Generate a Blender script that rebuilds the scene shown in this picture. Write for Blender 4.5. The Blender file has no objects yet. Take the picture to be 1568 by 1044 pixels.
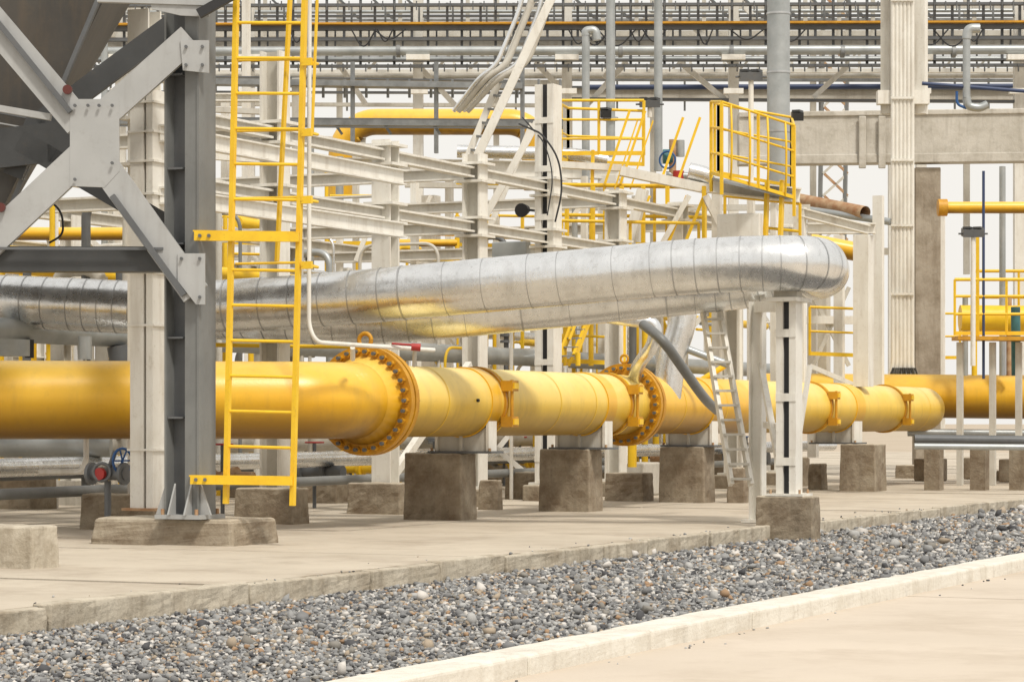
import bpy, math, random
import numpy as np
from mathutils import Vector, Matrix
random.seed(7); rng=np.random.default_rng(5)
S=bpy.context.scene
A=math.radians(25.0); sa,ca=math.sin(A),math.cos(A)
F=4000.0; HOR=645.0; CX=784.0; H=1.32
# world: X = across the pipe run (towards the road), Y = along the pipe run
def W(px,py,d):
    r=(px-CX)/F*d
    return Vector((r*ca-d*sa, r*sa+d*ca, H+(HOR-py)/F*d))
def U(px,v):
    k=(px-CX)/F
    return -v*(ca+k*sa)/(sa-k*ca)
def D(v,u): return u*ca-v*sa
def Z(py,d): return H+(HOR-py)/F*d
def PX(v,u): return CX+F*(u*sa+v*ca)/D(v,u)
# ---------------------------------------------------------------- materials
def mk(name,c1,c2=None,rough=.5,metal=0,scale=3,bump=0,bscale=30,stretch=(1,1,1),dust=0,dustcol=(.62,.52,.34),grime=0,gcol=(.14,.10,.06),spec=.5,stain=None,stscale=1.2,ramp=(.4,.65),low=0,bdist=.02,streak=0):
    m=bpy.data.materials.new(name); m.use_nodes=True
    n=m.node_tree.nodes; l=m.node_tree.links
    b=n['Principled BSDF']; b.inputs['Roughness'].default_value=rough; b.inputs['Metallic'].default_value=metal
    b.inputs['Specular IOR Level'].default_value=spec
    tc=n.new('ShaderNodeNewGeometry'); mp=n.new('ShaderNodeMapping'); mp.inputs['Scale'].default_value=stretch
    l.new(tc.outputs['Position'],mp.inputs['Vector'])
    mp2=n.new('ShaderNodeMapping'); mp2.inputs['Scale'].default_value=(1,1,.12); l.new(tc.outputs['Position'],mp2.inputs['Vector'])
    def noise(sc,det=6,r=.6,src=None):
        t=n.new('ShaderNodeTexNoise'); t.inputs['Scale'].default_value=sc; t.inputs['Detail'].default_value=det; t.inputs['Roughness'].default_value=r
        l.new((src or mp).outputs['Vector'],t.inputs['Vector']); return t.outputs['Fac']
    def rampf(f,a,bb):
        t=n.new('ShaderNodeMapRange'); t.inputs[1].default_value=a; t.inputs[2].default_value=bb; l.new(f,t.inputs[0]); return t.outputs[0]
    def mix(f,x,y):
        t=n.new('ShaderNodeMix'); t.data_type='RGBA'
        if isinstance(f,float): t.inputs[0].default_value=f
        else: l.new(f,t.inputs[0])
        for i,q in ((6,x),(7,y)):
            if isinstance(q,tuple): t.inputs[i].default_value=(*q,1)
            else: l.new(q,t.inputs[i])
        return t.outputs[2]
    def mul(f,g):
        t=n.new('ShaderNodeMath'); t.operation='MULTIPLY'; l.new(f,t.inputs[0])
        if isinstance(g,(int,float)): t.inputs[1].default_value=g
        else: l.new(g,t.inputs[1])
        return t.outputs[0]
    col=mix(rampf(noise(scale),.35,.68),tuple(c1),tuple(c2 or c1))
    if stain: col=mix(mul(rampf(noise(stscale,8,.7),*ramp),.85),col,stain)
    if streak: col=mix(mul(rampf(noise(7,5,.6,mp2),.5,.72),streak),col,tuple(gcol))
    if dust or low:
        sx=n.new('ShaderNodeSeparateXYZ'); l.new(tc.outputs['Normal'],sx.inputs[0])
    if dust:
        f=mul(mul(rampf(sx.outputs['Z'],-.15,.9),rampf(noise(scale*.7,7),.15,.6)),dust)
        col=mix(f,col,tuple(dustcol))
    if low:   # dirt film plus shade, both put into the colour of undersides
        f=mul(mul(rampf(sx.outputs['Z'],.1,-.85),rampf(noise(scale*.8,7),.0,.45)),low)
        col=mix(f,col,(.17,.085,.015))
    if grime:
        g=mul(rampf(noise(scale*6,8,.75),.55,.75),grime)
        col=mix(g,col,tuple(gcol))
    l.new(col,b.inputs['Base Color'])
    if bump:
        bp=n.new('ShaderNodeBump'); bp.inputs['Strength'].default_value=bump; bp.inputs['Distance'].default_value=bdist
        l.new(noise(bscale,5),bp.inputs['Height']); l.new(bp.outputs[0],b.inputs['Normal'])
    if metal:
        rr=n.new('ShaderNodeMapRange'); rr.inputs[3].default_value=rough-.08; rr.inputs[4].default_value=rough+.14
        l.new(noise(5),rr.inputs[0]); l.new(rr.outputs[0],b.inputs['Roughness'])
    return m
M={}
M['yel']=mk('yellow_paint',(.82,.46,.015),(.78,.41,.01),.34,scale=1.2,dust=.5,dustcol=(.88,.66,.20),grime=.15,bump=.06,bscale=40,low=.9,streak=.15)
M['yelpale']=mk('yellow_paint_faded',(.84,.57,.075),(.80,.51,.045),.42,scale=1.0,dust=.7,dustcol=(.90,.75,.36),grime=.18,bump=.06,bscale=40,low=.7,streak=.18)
M['yelr']=mk('yellow_rail_paint',(.84,.55,.02),(.76,.46,.015),.45,scale=4,grime=.3)
M['ora']=mk('orange_flange_paint',(.60,.30,.012),(.44,.20,.01),.5,scale=5,grime=.6)
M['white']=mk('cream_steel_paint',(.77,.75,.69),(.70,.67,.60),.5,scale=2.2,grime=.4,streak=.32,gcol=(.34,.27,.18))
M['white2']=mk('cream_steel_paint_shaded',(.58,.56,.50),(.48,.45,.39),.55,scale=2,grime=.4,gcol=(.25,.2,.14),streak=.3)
M['grey']=mk('grey_steel_paint',(.41,.415,.41),(.35,.355,.35),.45,scale=1.5,grime=.3,gcol=(.2,.18,.16),streak=.25)
M['colgrey']=mk('column_grey_paint',(.20,.205,.20),(.155,.16,.157),.45,scale=1.5,grime=.3,gcol=(.1,.09,.08),streak=.25)
M['dgrey']=mk('dark_grey_steel',(.055,.057,.058),(.035,.037,.038),.5,scale=2,grime=.2)
M['mgrey']=mk('mid_grey_steel',(.13,.135,.14),(.09,.095,.1),.5,scale=2,grime=.3)
M['hop']=mk('hopper_steel',(.08,.072,.062),(.045,.042,.038),.6,scale=1.0,grime=.4,streak=.3)
M['tray']=mk('galvanised_tray',(.28,.29,.29),(.17,.175,.175),.5,metal=.3,scale=4)
M['pipe_g']=mk('grey_pipe',(.44,.46,.46),(.32,.34,.34),.4,metal=.5,scale=2,grime=.2)
M['sil']=mk('aluminium_cladding',(.83,.84,.84),(.72,.73,.73),.24,metal=.96,scale=2.0,bump=.22,bscale=4,bdist=.03,grime=.45,gcol=(.30,.28,.25),streak=.25)
M['sil2']=mk('aluminium_band',(.55,.56,.56),(.45,.45,.45),.35,metal=.9,scale=4)
M['black']=mk('black_rubber_and_slot_shade',(.02,.02,.022),None,.6)
M['blue']=mk('blue_paint',(.02,.10,.30),(.02,.07,.2),.5)
M['navy']=mk('navy_pipe',(.03,.05,.12),None,.5)
M['red']=mk('red_paint',(.45,.03,.02),(.3,.02,.02),.45)
M['dred']=mk('dark_red_bolt',(.10,.02,.015),None,.5)
M['rust']=mk('rusty_pipe',(.34,.17,.08),(.5,.36,.22),.8,scale=5,bump=.3)
M['teal']=mk('teal_equipment',(.05,.18,.2),(.03,.1,.12),.5)
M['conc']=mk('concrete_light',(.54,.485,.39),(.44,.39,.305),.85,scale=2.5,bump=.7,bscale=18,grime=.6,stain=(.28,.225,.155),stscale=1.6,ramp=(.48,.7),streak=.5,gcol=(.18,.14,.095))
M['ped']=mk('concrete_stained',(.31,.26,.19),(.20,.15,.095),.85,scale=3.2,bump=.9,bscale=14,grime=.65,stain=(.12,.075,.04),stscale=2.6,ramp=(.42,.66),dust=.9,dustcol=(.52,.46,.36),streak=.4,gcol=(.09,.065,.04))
M['beam']=mk('concrete_beam',(.58,.55,.49),(.46,.43,.37),.85,scale=.9,bump=.5,bscale=10,grime=.5,gcol=(.26,.23,.18),stain=(.36,.33,.27),stscale=1.6,ramp=(.48,.68),streak=.4)
M['colc']=mk('concrete_column_brown',(.40,.35,.28),(.30,.25,.19),.85,scale=1.5,bump=.6,bscale=10,grime=.5,stain=(.20,.16,.11),stscale=1.6,ramp=(.46,.68),streak=.4)
M['pave']=mk('pavement_concrete',(.545,.48,.385),(.46,.40,.315),.8,scale=.55,bump=.3,bscale=25,grime=.4,gcol=(.25,.19,.135),stain=(.32,.26,.195),stscale=.8,ramp=(.48,.72))
M['road']=mk('road_concrete',(.595,.515,.42),(.535,.46,.37),.8,scale=.5,bump=.15,bscale=30,grime=.25,gcol=(.36,.29,.22),stain=(.44,.365,.28),stscale=.7,ramp=(.48,.74))
M['kerbw']=mk('kerb_white',(.72,.69,.62),(.62,.58,.50),.8,scale=2.5,bump=.4,bscale=25,grime=.5,gcol=(.31,.25,.18),streak=.3)
M['gbase']=mk('gravel_base',(.18,.165,.145),(.09,.085,.08),.95,scale=14,bump=1,bscale=25)
M['sand']=mk('sand_ground',(.47,.39,.30),(.40,.33,.24),.95,scale=.2,bump=.3,bscale=3)
M['joint']=mk('joint_dark',(.08,.065,.05),None,.9)
def pebmat():
    m=bpy.data.materials.new('gravel_stones'); m.use_nodes=True
    n=m.node_tree.nodes;l=m.node_tree.links;b=n['Principled BSDF'];b.inputs['Roughness'].default_value=.85
    at=n.new('ShaderNodeAttribute');at.attribute_name='rnd'
    cr=n.new('ShaderNodeValToRGB');e=cr.color_ramp;e.interpolation='CONSTANT'
    cols=[(0,(.07,.07,.074)),(.14,(.19,.19,.19)),(.36,(.28,.28,.275)),(.60,(.40,.395,.38)),(.72,(.23,.215,.19)),(.80,(.38,.31,.23)),(.88,(.58,.55,.51)),(.96,(.34,.22,.13))]
    e.elements[0].color=(*cols[0][1],1); e.elements[1].position=cols[1][0]; e.elements[1].color=(*cols[1][1],1)
    for p,c in cols[2:]:
        q=e.elements.new(p); q.color=(*c,1)
    l.new(at.outputs['Fac'],cr.inputs[0]); l.new(cr.outputs[0],b.inputs['Base Color']); return m
M['peb']=pebmat()
# ---------------------------------------------------------------- builder
def fillet(pts,rad,n=8):
    pts=[Vector(p) for p in pts]
    if rad<=0 or len(pts)<3: return pts
    out=[pts[0]]
    for i in range(1,len(pts)-1):
        a,b,c=pts[i-1],pts[i],pts[i+1]
        la,lc=(a-b).length,(c-b).length
        r=min(rad,la*.49,lc*.49); p0=b+(a-b).normalized()*r; p1=b+(c-b).normalized()*r
        for k in range(n+1):
            t=k/n; out.append(p0*(1-t)**2+b*2*t*(1-t)+p1*t*t)
    out.append(pts[-1]); return out
class B:
    def __init__(s,name):
        s.name=name;s.v=[];s.f=[];s.m=[];s.sm=[];s.mats=[]
    def mi(s,k):
        if k not in s.mats: s.mats.append(k)
        return s.mats.index(k)
    def add(s,vs,fs,mat,smooth=False):
        o=len(s.v); s.v+= [tuple(v) for v in vs]; i=s.mi(mat)
        for f in fs: s.f.append([o+q for q in f]); s.m.append(i); s.sm.append(smooth)
    def hexa(s,c8,mat): s.add(c8,[(0,3,2,1),(4,5,6,7),(0,1,5,4),(1,2,6,5),(2,3,7,6),(3,0,4,7)],mat)
    def box(s,x0,x1,y0,y1,z0,z1,mat,taper=0):
        t=taper
        s.hexa([(x0,y0,z0),(x1,y0,z0),(x1,y1,z0),(x0,y1,z0),(x0+t,y0+t,z1),(x1-t,y0+t,z1),(x1-t,y1-t,z1),(x0+t,y1-t,z1)],mat)
    def beam(s,p0,p1,w,h,mat,up=None):
        p0,p1=Vector(p0),Vector(p1); d=(p1-p0).normalized()
        if up is None: up=Vector((0,0,1)) if abs(d.z)<.95 else Vector((0,1,0))
        x=d.cross(Vector(up)).normalized(); y=x.cross(d).normalized()
        x=x*w/2;y=y*h/2
        s.hexa([p0-x-y,p0+x-y,p0+x+y,p0-x+y,p1-x-y,p1+x-y,p1+x+y,p1-x+y],mat)
    def ibeam(s,p0,p1,w,h,mat,up=None,t=.025,web=None):
        p0,p1=Vector(p0),Vector(p1); d=(p1-p0).normalized()
        if up is None: up=Vector((0,0,1)) if abs(d.z)<.95 else Vector((0,1,0))
        x=d.cross(Vector(up)).normalized(); y=x.cross(d).normalized()
        o=y*(h/2-t/2)
        s.beam(p0+o,p1+o,w,t,mat,y); s.beam(p0-o,p1-o,w,t,mat,y)
        s.beam(p0,p1,t*.8,h-2*t,web or mat,y)
    def tube(s,pts,r,mat,seg=14,rad=0,caps=True,smooth=True,n=8):
        P=fillet(pts,rad,n); N=len(P)
        ts=[]
        for i in range(N):
            a=P[max(i-1,0)];b=P[min(i+1,N-1)]; ts.append((b-a).normalized())
        t=ts[0]; up=Vector((0,0,1)) if abs(t.z)<.9 else Vector((1,0,0))
        x=t.cross(up).normalized(); vs=[]
        for i in range(N):
            t=ts[i]; x=(x-t*x.dot(t)).normalized(); y=t.cross(x)
            rr=r[i] if isinstance(r,(list,tuple)) else r
            for k in range(seg):
                a=2*math.pi*k/seg; vs.append(P[i]+x*math.cos(a)*rr+y*math.sin(a)*rr)
        fs=[]
        for i in range(N-1):
            for k in range(seg):
                k2=(k+1)%seg; fs.append((i*seg+k,i*seg+k2,(i+1)*seg+k2,(i+1)*seg+k))
        s.add(vs,fs,mat,smooth)
        if caps:
            s.add(vs[:seg],[tuple(range(seg-1,-1,-1))],mat); s.add(vs[-seg:],[tuple(range(seg))],mat)
    def ring(s,c,axis,R,r,mat,seg=24,sub=8,arc=1.0):
        axis=Vector(axis).normalized(); up=Vector((0,0,1)) if abs(axis.z)<.9 else Vector((1,0,0))
        x=axis.cross(up).normalized(); y=x.cross(axis)
        pts=[Vector(c)+x*R*math.cos(2*math.pi*arc*k/seg)+y*R*math.sin(2*math.pi*arc*k/seg) for k in range(seg+1)]
        s.tube(pts,r,mat,seg=sub,caps=False)
    def poly(s,pts,thick,mat):
        pts=[Vector(p) for p in pts]; n=len(pts); t=Vector(thick)
        s.add(pts+[p+t for p in pts],[tuple(range(n)),tuple(range(2*n-1,n-1,-1))]+[(i,i+n,(i+1)%n+n,(i+1)%n) for i in range(n)],mat)
    def done(s,bevel=0,seg=2,rough=0):
        if not s.v: return None
        V=np.array(s.v,float); c=(V.min(0)+V.max(0))/2; c[2]=V[:,2].min(); V-=c
        me=bpy.data.meshes.new(s.name); me.from_pydata(V.tolist(),[],s.f)
        for k in s.mats: me.materials.append(M[k])
        me.polygons.foreach_set('material_index',s.m); me.polygons.foreach_set('use_smooth',s.sm)
        me.update()
        import bmesh
        bm=bmesh.new();bm.from_mesh(me);bmesh.ops.recalc_face_normals(bm,faces=bm.faces);bm.to_mesh(me);bm.free()
        o=bpy.data.objects.new(s.name,me); o.location=c; S.collection.objects.link(o)
        if bevel:
            md=o.modifiers.new('bev','BEVEL');md.width=bevel;md.segments=seg;md.limit_method='ANGLE'
        if rough:   # chipped, uneven concrete
            md=o.modifiers.new('sub','SUBSURF');md.subdivision_type='SIMPLE';md.levels=md.render_levels=3
            t=bpy.data.textures.get('chip') or bpy.data.textures.new('chip','CLOUDS'); t.noise_scale=.13; t.noise_depth=3
            d=o.modifiers.new('dis','DISPLACE'); d.texture=t; d.strength=rough; d.texture_coords='GLOBAL'; d.mid_level=.5
        return o
def hcol(b,x,y,z0,z1,w,mat,web=None,rot=False):
    up=(1,0,0) if rot else (0,1,0)
    b.ibeam((x,y,z0),(x,y,z1),w,w,mat,up=up,t=.03,web=web)
fw=Vector((-sa,ca,0)); RT=Vector((ca,sa,0))
# ---------------------------------------------------------------- ground
g=B('ground'); g.add([(-900,-200,-.32),(700,-200,-.32),(700,1500,-.32),(-900,1500,-.32)],[(0,1,2,3)],'sand'); g.done()
KV=-10.85
p=B('concrete_pavement')
p.box(-75,KV-.16,-6,110,-.31,-.03,'joint')
us=[-6+4.8*i+.1 for i in range(25)]
vsl=[KV-.14,-15.2,-20.5,-26,-32,-38,-44,-50,-57,-66,-75]
for i in range(len(us)-1):
    for j in range(len(vsl)-1):
        p.box(vsl[j+1]+.018,vsl[j]-.018,us[i]+.03,us[i+1]-.03,-.028,random.uniform(-.008,.006),'pave')
p.done()
k=B('concrete_kerb'); y=-4
while y<100:
    L=random.uniform(.9,1.7); j=random.uniform(-.02,.02)
    k.box(KV-.15,KV+j,y,y+L-random.uniform(.012,.04),-.3,random.uniform(-.004,.024),'conc'); y+=L
k.done(.015,2,rough=.035)
k=B('white_kerb'); y=-4
while y<100:
    L=random.uniform(1.9,2.1); j=random.uniform(-.006,.006)
    k.box(-6.68+j,-6.36+j,y,y+L-.014,-.3,-.035+random.uniform(-.005,.005),'kerbw'); y+=L
k.done(.025,3,rough=.018)
r=B('concrete_road')
r.box(-6.40,30,-30,140,-.31,-.19,'joint')
for i in range(30):
    for j in range(6):
        r.box(-6.395+j*4.6,-6.395+(j+1)*4.6-.02,-20+i*5.2,-20+(i+1)*5.2-.03,-.189,-.165+random.uniform(-.002,.002),'road')
r.done()
gb=B('gravel_bed'); gb.add([(KV-.02,-4,-.18),(-6.6,-4,-.18),(-6.6,100,-.18),(KV-.02,100,-.18)],[(0,1,2,3)],'gbase'); gb.done()
def gravel(N):
    ph=(1+5**.5)/2
    iv=np.array([(-1,ph,0),(1,ph,0),(-1,-ph,0),(1,-ph,0),(0,-1,ph),(0,1,ph),(0,-1,-ph),(0,1,-ph),(ph,0,-1),(ph,0,1),(-ph,0,-1),(-ph,0,1)])/1.9
    fc=np.array([(0,11,5),(0,5,1),(0,1,7),(0,7,10),(0,10,11),(1,5,9),(5,11,4),(11,10,2),(10,7,6),(7,1,8),(3,9,4),(3,4,2),(3,2,6),(3,6,8),(3,8,9),(4,9,5),(2,4,11),(6,2,10),(8,6,7),(9,8,1)])
    uu=9.5*np.exp(rng.random(N)*math.log(70/9.5)); vv=rng.uniform(KV+.02,-6.70,N)
    ns=110; m2=50; uu[:ns]=rng.uniform(11,40,ns); vv[:ns]=KV-.05-rng.exponential(.15,ns); vv[ns:ns+m2]=-6.3+rng.exponential(.15,m2); uu[ns:ns+m2]=rng.uniform(11,40,m2)
    sz=(.009+.00065*np.minimum(uu,40))*rng.uniform(.5,1.45,N)
    big=rng.random(N)<.008; sz[big]*=2.1; sz[:ns+m2]*=.55
    V=iv[None]*rng.uniform(.45,1.3,(N,12,1))*rng.uniform(.55,1.3,(N,1,3)); V[:,:,2]*=.8
    th=rng.random(N)*6.28; c,s_=np.cos(th)[:,None],np.sin(th)[:,None]
    x=V[:,:,0]*c-V[:,:,1]*s_; yy=V[:,:,0]*s_+V[:,:,1]*c
    V=np.stack([x,yy,V[:,:,2]],2)*sz[:,None,None]
    zb=np.full(N,-.182); zb[:ns]=.004; zb[ns:ns+m2]=-.165
    V[:,:,0]+=vv[:,None];V[:,:,1]+=uu[:,None];V[:,:,2]+=(zb+sz*rng.uniform(0,1.1,N)*np.where(zb>-.17,.4,1))[:,None]
    Fc=(fc[None]+12*np.arange(N)[:,None,None]).reshape(-1,3)
    me=bpy.data.meshes.new('gravel'); me.vertices.add(N*12); me.vertices.foreach_set('co',V.reshape(-1))
    nf=len(Fc); me.loops.add(nf*3); me.loops.foreach_set('vertex_index',Fc.reshape(-1).astype(np.int32))
    me.polygons.add(nf); me.polygons.foreach_set('loop_start',np.arange(nf,dtype=np.int32)*3)
    me.update(calc_edges=True)
    a=me.attributes.new('rnd','FLOAT','POINT'); a.data.foreach_set('value',np.repeat(rng.random(N),12).astype(np.float32))
    me.materials.append(M['peb']); me.validate()
    o=bpy.data.objects.new('gravel',me);S.collection.objects.link(o)
gravel(130000)
# ---------------------------------------------------------------- big yellow pipe
PV=-15.35; PZ=1.575; PR=.455
def flange(b,c,ax,R,th=.09,nb=26,mat='ora',bolt=.042):
    c=Vector(c);ax=Vector(ax).normalized()
    b.tube([c-ax*(th+.02),c-ax*.02],R,mat,seg=48); b.tube([c+ax*.02,c+ax*(th+.02)],R,mat,seg=48)
    b.tube([c-ax*.02,c+ax*.02],R-.12,'black',seg=32,caps=False)
    x=ax.cross(Vector((0,0,1))).normalized(); y=x.cross(ax)
    for i in range(nb):
        a=2*math.pi*i/nb; q=c+(x*math.cos(a)+y*math.sin(a))*(R-.07)
        b.tube([q-ax*(th+.12),q+ax*(th+.12)],bolt*.6,'mgrey',seg=6,smooth=False)
        b.tube([q-ax*(th+.075),q-ax*(th+.02)],bolt,'ora',seg=6,smooth=False)
        b.tube([q+ax*(th+.02),q+ax*(th+.075)],bolt,'ora',seg=6,smooth=False)
b=B('yellow_gas_pipeline')
f1=Vector((PV,U(562,PV),PZ)); uf2=U(958,PV); ue=U(1424,PV)
elb=Vector((PV,U(505,PV)-.1,PZ))
left0=W(-260,609,30.6); left0.z=PZ
lm=W(250,610,31.0); lm.z=PZ
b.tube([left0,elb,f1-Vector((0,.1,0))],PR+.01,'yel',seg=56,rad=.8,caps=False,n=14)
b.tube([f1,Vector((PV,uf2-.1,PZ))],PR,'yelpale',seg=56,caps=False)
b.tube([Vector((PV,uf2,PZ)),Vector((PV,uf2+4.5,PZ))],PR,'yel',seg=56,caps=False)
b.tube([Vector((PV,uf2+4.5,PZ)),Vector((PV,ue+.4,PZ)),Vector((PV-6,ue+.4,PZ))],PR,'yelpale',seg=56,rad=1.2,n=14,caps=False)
flange(b,f1,(0,1,0),.68,nb=30)
b.tube([f1-Vector((0,.34,0)),f1-Vector((0,.1,0))],[PR+.012,.55],'yel',seg=48,caps=False)
flange(b,(PV,uf2,PZ),(0,1,0),.63,nb=28)
b.tube([(PV,uf2+.1,PZ),(PV,uf2+.3,PZ)],[.53,PR],'yel',seg=48,caps=False)
ld=(elb-left0).normalized(); flange(b,left0+ld*((lm-left0).length),ld,.58,nb=24)
b.ring(f1+Vector((0,-.05,.75)),(0,1,0),.085,.028,'ora'); b.ring((PV,uf2-.05,PZ+.70),(0,1,0),.06,.02,'ora')
for px in (728,925,1237,1353):
    u=U(px,PV)
    b.tube([(PV,u-.05,PZ),(PV,u+.0,PZ)],PR+.03,'ora',seg=48); b.tube([(PV,u+.035,PZ),(PV,u+.08,PZ)],PR+.03,'yelr',seg=48)
    for dz in (.22,-.26):
        b.box(PV+PR-.04,PV+PR+.13,u-.08,u+.12,PZ+dz-.07,PZ+dz+.07,'ora')
        b.box(PV+PR+.13,PV+PR+.15,u-.05,u+.09,PZ+dz-.04,PZ+dz+.04,'yelr')
    b.tube([(PV+PR+.09,u,PZ-.3),(PV+PR+.09,u,PZ+.3)],.025,'ora',seg=8)
for px in (640,815,870,1010,1075,1180,1290,1392):
    u=U(px,PV); b.tube([(PV,u-.012,PZ),(PV,u+.012,PZ)],PR+.004,'yelr',seg=48,caps=False)
for t in (.25,.62):
    q=left0.lerp(elb,t); b.tube([q-ld*.012,q+ld*.012],PR+.014,'yelr',seg=48,caps=False)
b.tube([(PV+.3,U(683,PV),PZ+.02),(PV+PR+.03,U(683,PV),PZ+.02)],.022,'black',seg=8)
b.done()
def pedestal(px0,px1,px2,ytop,ybase,name='concrete_pedestal',mat='ped',z0=0,bev=.02,dmax=1.2):
    dd=(H-z0)*F/(ybase-HOR); c=W(px1,ybase,dd)
    kk=(px0-CX)/F; v0=c.y*(kk*ca-sa)/(ca+kk*sa); u1=U(px2,c.x) if px2>px1 else c.y+.7
    u1=min(u1,c.y+dmax)
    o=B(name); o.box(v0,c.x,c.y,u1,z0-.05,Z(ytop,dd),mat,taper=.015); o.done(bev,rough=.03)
    return v0,c.x,c.y,u1,Z(ytop,dd)
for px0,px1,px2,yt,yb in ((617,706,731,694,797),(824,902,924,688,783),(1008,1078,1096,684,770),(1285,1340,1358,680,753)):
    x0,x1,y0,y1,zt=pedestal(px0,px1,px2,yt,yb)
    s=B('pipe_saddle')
    xa,xb=PV-.40,PV+.40
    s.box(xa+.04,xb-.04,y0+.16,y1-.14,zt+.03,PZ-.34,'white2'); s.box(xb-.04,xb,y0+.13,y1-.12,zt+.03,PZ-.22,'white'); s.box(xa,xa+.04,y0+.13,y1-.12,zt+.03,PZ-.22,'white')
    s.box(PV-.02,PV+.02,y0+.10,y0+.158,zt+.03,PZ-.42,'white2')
    s.box(PV-.47,PV+.47,y0+.05,y1-.05,zt,zt+.03,'mgrey')
    s.tube([(PV,y0+.12,PZ),(PV,y1-.1,PZ)],PR+.018,'yel',seg=48,caps=True)
    for sx in (-.43,.43): s.tube([(PV+sx,y0+.1,zt+.03),(PV+sx,y0+.1,zt+.07)],.02,'rust',seg=6)
    s.done()
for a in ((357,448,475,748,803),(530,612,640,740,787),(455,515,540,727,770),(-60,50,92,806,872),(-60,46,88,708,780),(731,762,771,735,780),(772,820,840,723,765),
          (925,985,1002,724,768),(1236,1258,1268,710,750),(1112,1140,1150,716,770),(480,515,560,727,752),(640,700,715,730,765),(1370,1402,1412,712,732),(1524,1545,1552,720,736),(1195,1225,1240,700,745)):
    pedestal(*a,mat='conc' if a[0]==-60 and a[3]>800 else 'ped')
# ---------------------------------------------------------------- grey steel tower, hopper
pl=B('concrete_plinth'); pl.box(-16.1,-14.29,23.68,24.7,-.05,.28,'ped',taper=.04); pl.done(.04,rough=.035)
DC=27.9
b=B('grey_steel_support_structure')
cc=W(291,775,DC); cx,cy=cc.x,cc.y
ztop=Z(-60,DC)
def cq(x0,x1,y0,y1,z0,z1,m): b.box(cx+x0,cx+x1,cy+y0,cy+y1,z0,z1,m)
cq(-.215,-.19,-.17,.17,.33,ztop,'colgrey'); cq(.19,.215,-.17,.17,.33,ztop,'colgrey')
cq(-.19,0,-.012,.012,.33,ztop,'mgrey'); cq(0,.03,-.06,.06,.33,ztop,'mgrey')  # recessed web coloured darker in place of its shade
cq(.03,.19,-.15,-.12,.33,ztop,'colgrey'); cq(.03,.055,-.12,.1,.33,ztop,'colgrey')
cq(-.28,.28,-.26,.26,.285,.33,'grey')
for s_ in (-1,1):
    b.poly([(cx+s_*.216,cy-.14,.33),(cx+s_*.34,cy-.14,.33),(cx+s_*.216,cy-.14,.66)],(0,.03,0),'grey')
    b.poly([(cx+s_*.1,cy-.152,.33),(cx+s_*.1,cy-.3,.33),(cx+s_*.1,cy-.152,.66)],(.02,0,0),'grey')
for z in (1.35,2.2,3.2,4.0,5.0): cq(-.188,.0,-.15,-.014,z,z+.02,'mgrey')
for i in (-1,1):
    for j in (-1,1): b.tube([(cx+i*.21,cy+j*.21,.33),(cx+i*.21,cy+j*.21,.39)],.02,'rust',seg=6)
PD=27.6
def pg(pts,d,th,mat): b.poly([W(x,y,d) for x,y in pts],fw*th,mat)
pg([(107,152),(182,152),(183,262),(160,287),(107,285)],PD,.03,'grey')
def brace(x0,y0,x1,y1,w,mat,d0=PD+.05,d1=None,depth=.09):
    a,c=W(x0,y0,d0),W(x1,y1,d1 or d0); dr=(c-a).normalized(); b.beam(a,c,depth,w/F*d0,mat,up=dr.cross(fw).normalized())
brace(-120,-95,122,190,46,'grey'); brace(-5,32,108,172,8,'mgrey',PD-.02)
brace(150,185,292,58,42,'grey'); brace(128,238,-90,442,46,'grey')
brace(150,240,300,450,44,'grey'); brace(172,300,282,452,9,'mgrey',PD-.02)
brace(60,190,290,20,34,'dgrey',PD+1.3); brace(-20,230,110,215,60,'dgrey',PD+1.2); brace(30,215,262,350,34,'dgrey',PD+1.2)
brace(60,175,20,270,30,'dgrey',PD+1.3)
brace(-150,397,250,398,38,'dgrey',PD+.25,depth=.3); brace(-150,380,250,381,4,'mgrey',PD+.0,depth=.03)
pg([(272,388),(314,388),(314,466),(300,466),(272,430)],DC-.32,.03,'grey')
pg([(276,62),(320,62),(320,112),(280,108)],DC-.32,.03,'grey')
pg([(230,-5),(320,-5),(320,26),(276,24),(232,14)],DC-.32,.03,'grey')
for (x,y) in ((278,396),(306,396),(306,455),(115,162),(172,162),(115,275),(172,250),(285,72),(310,72),(285,100),(310,100),(135,162),(152,162)):
    q=W(x,y,PD-.03); b.tube([q,q-fw*.03],.018,'mgrey',seg=6)
brace(-50,158,78,180,10,'grey',PD+.1); brace(150,-8,330,-2,24,'grey',PD)
brace(304,22,365,-12,14,'black',PD-.1)
for (x,y) in ((104,138),(2,318)):
    q=W(x,y,PD-.02); b.tube([q,q-fw*.05],.05,'dred',seg=12)
b.done()
h=B('steel_hopper')
q=W
top=[q(-420,-220,29),q(232,-150,29),q(290,-150,32.5),q(-420,-220,33)]
bot=[q(-260,400,29.4),q(-35,400,29.4),q(-28,398,31),q(-260,400,31)]
h.hexa([bot[0],bot[1],bot[2],bot[3],top[0],top[1],top[2],top[3]],'hop')
h.beam(q(-60,160,28.9),q(112,192,29),.08,.05,'mgrey'); h.beam(q(176,-60,28.9),q(-12,385,29.2),.05,.05,'mgrey')
h.beam(q(-60,178,28.9),q(105,208,29),.03,.015,'grey')
h.done()
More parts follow.
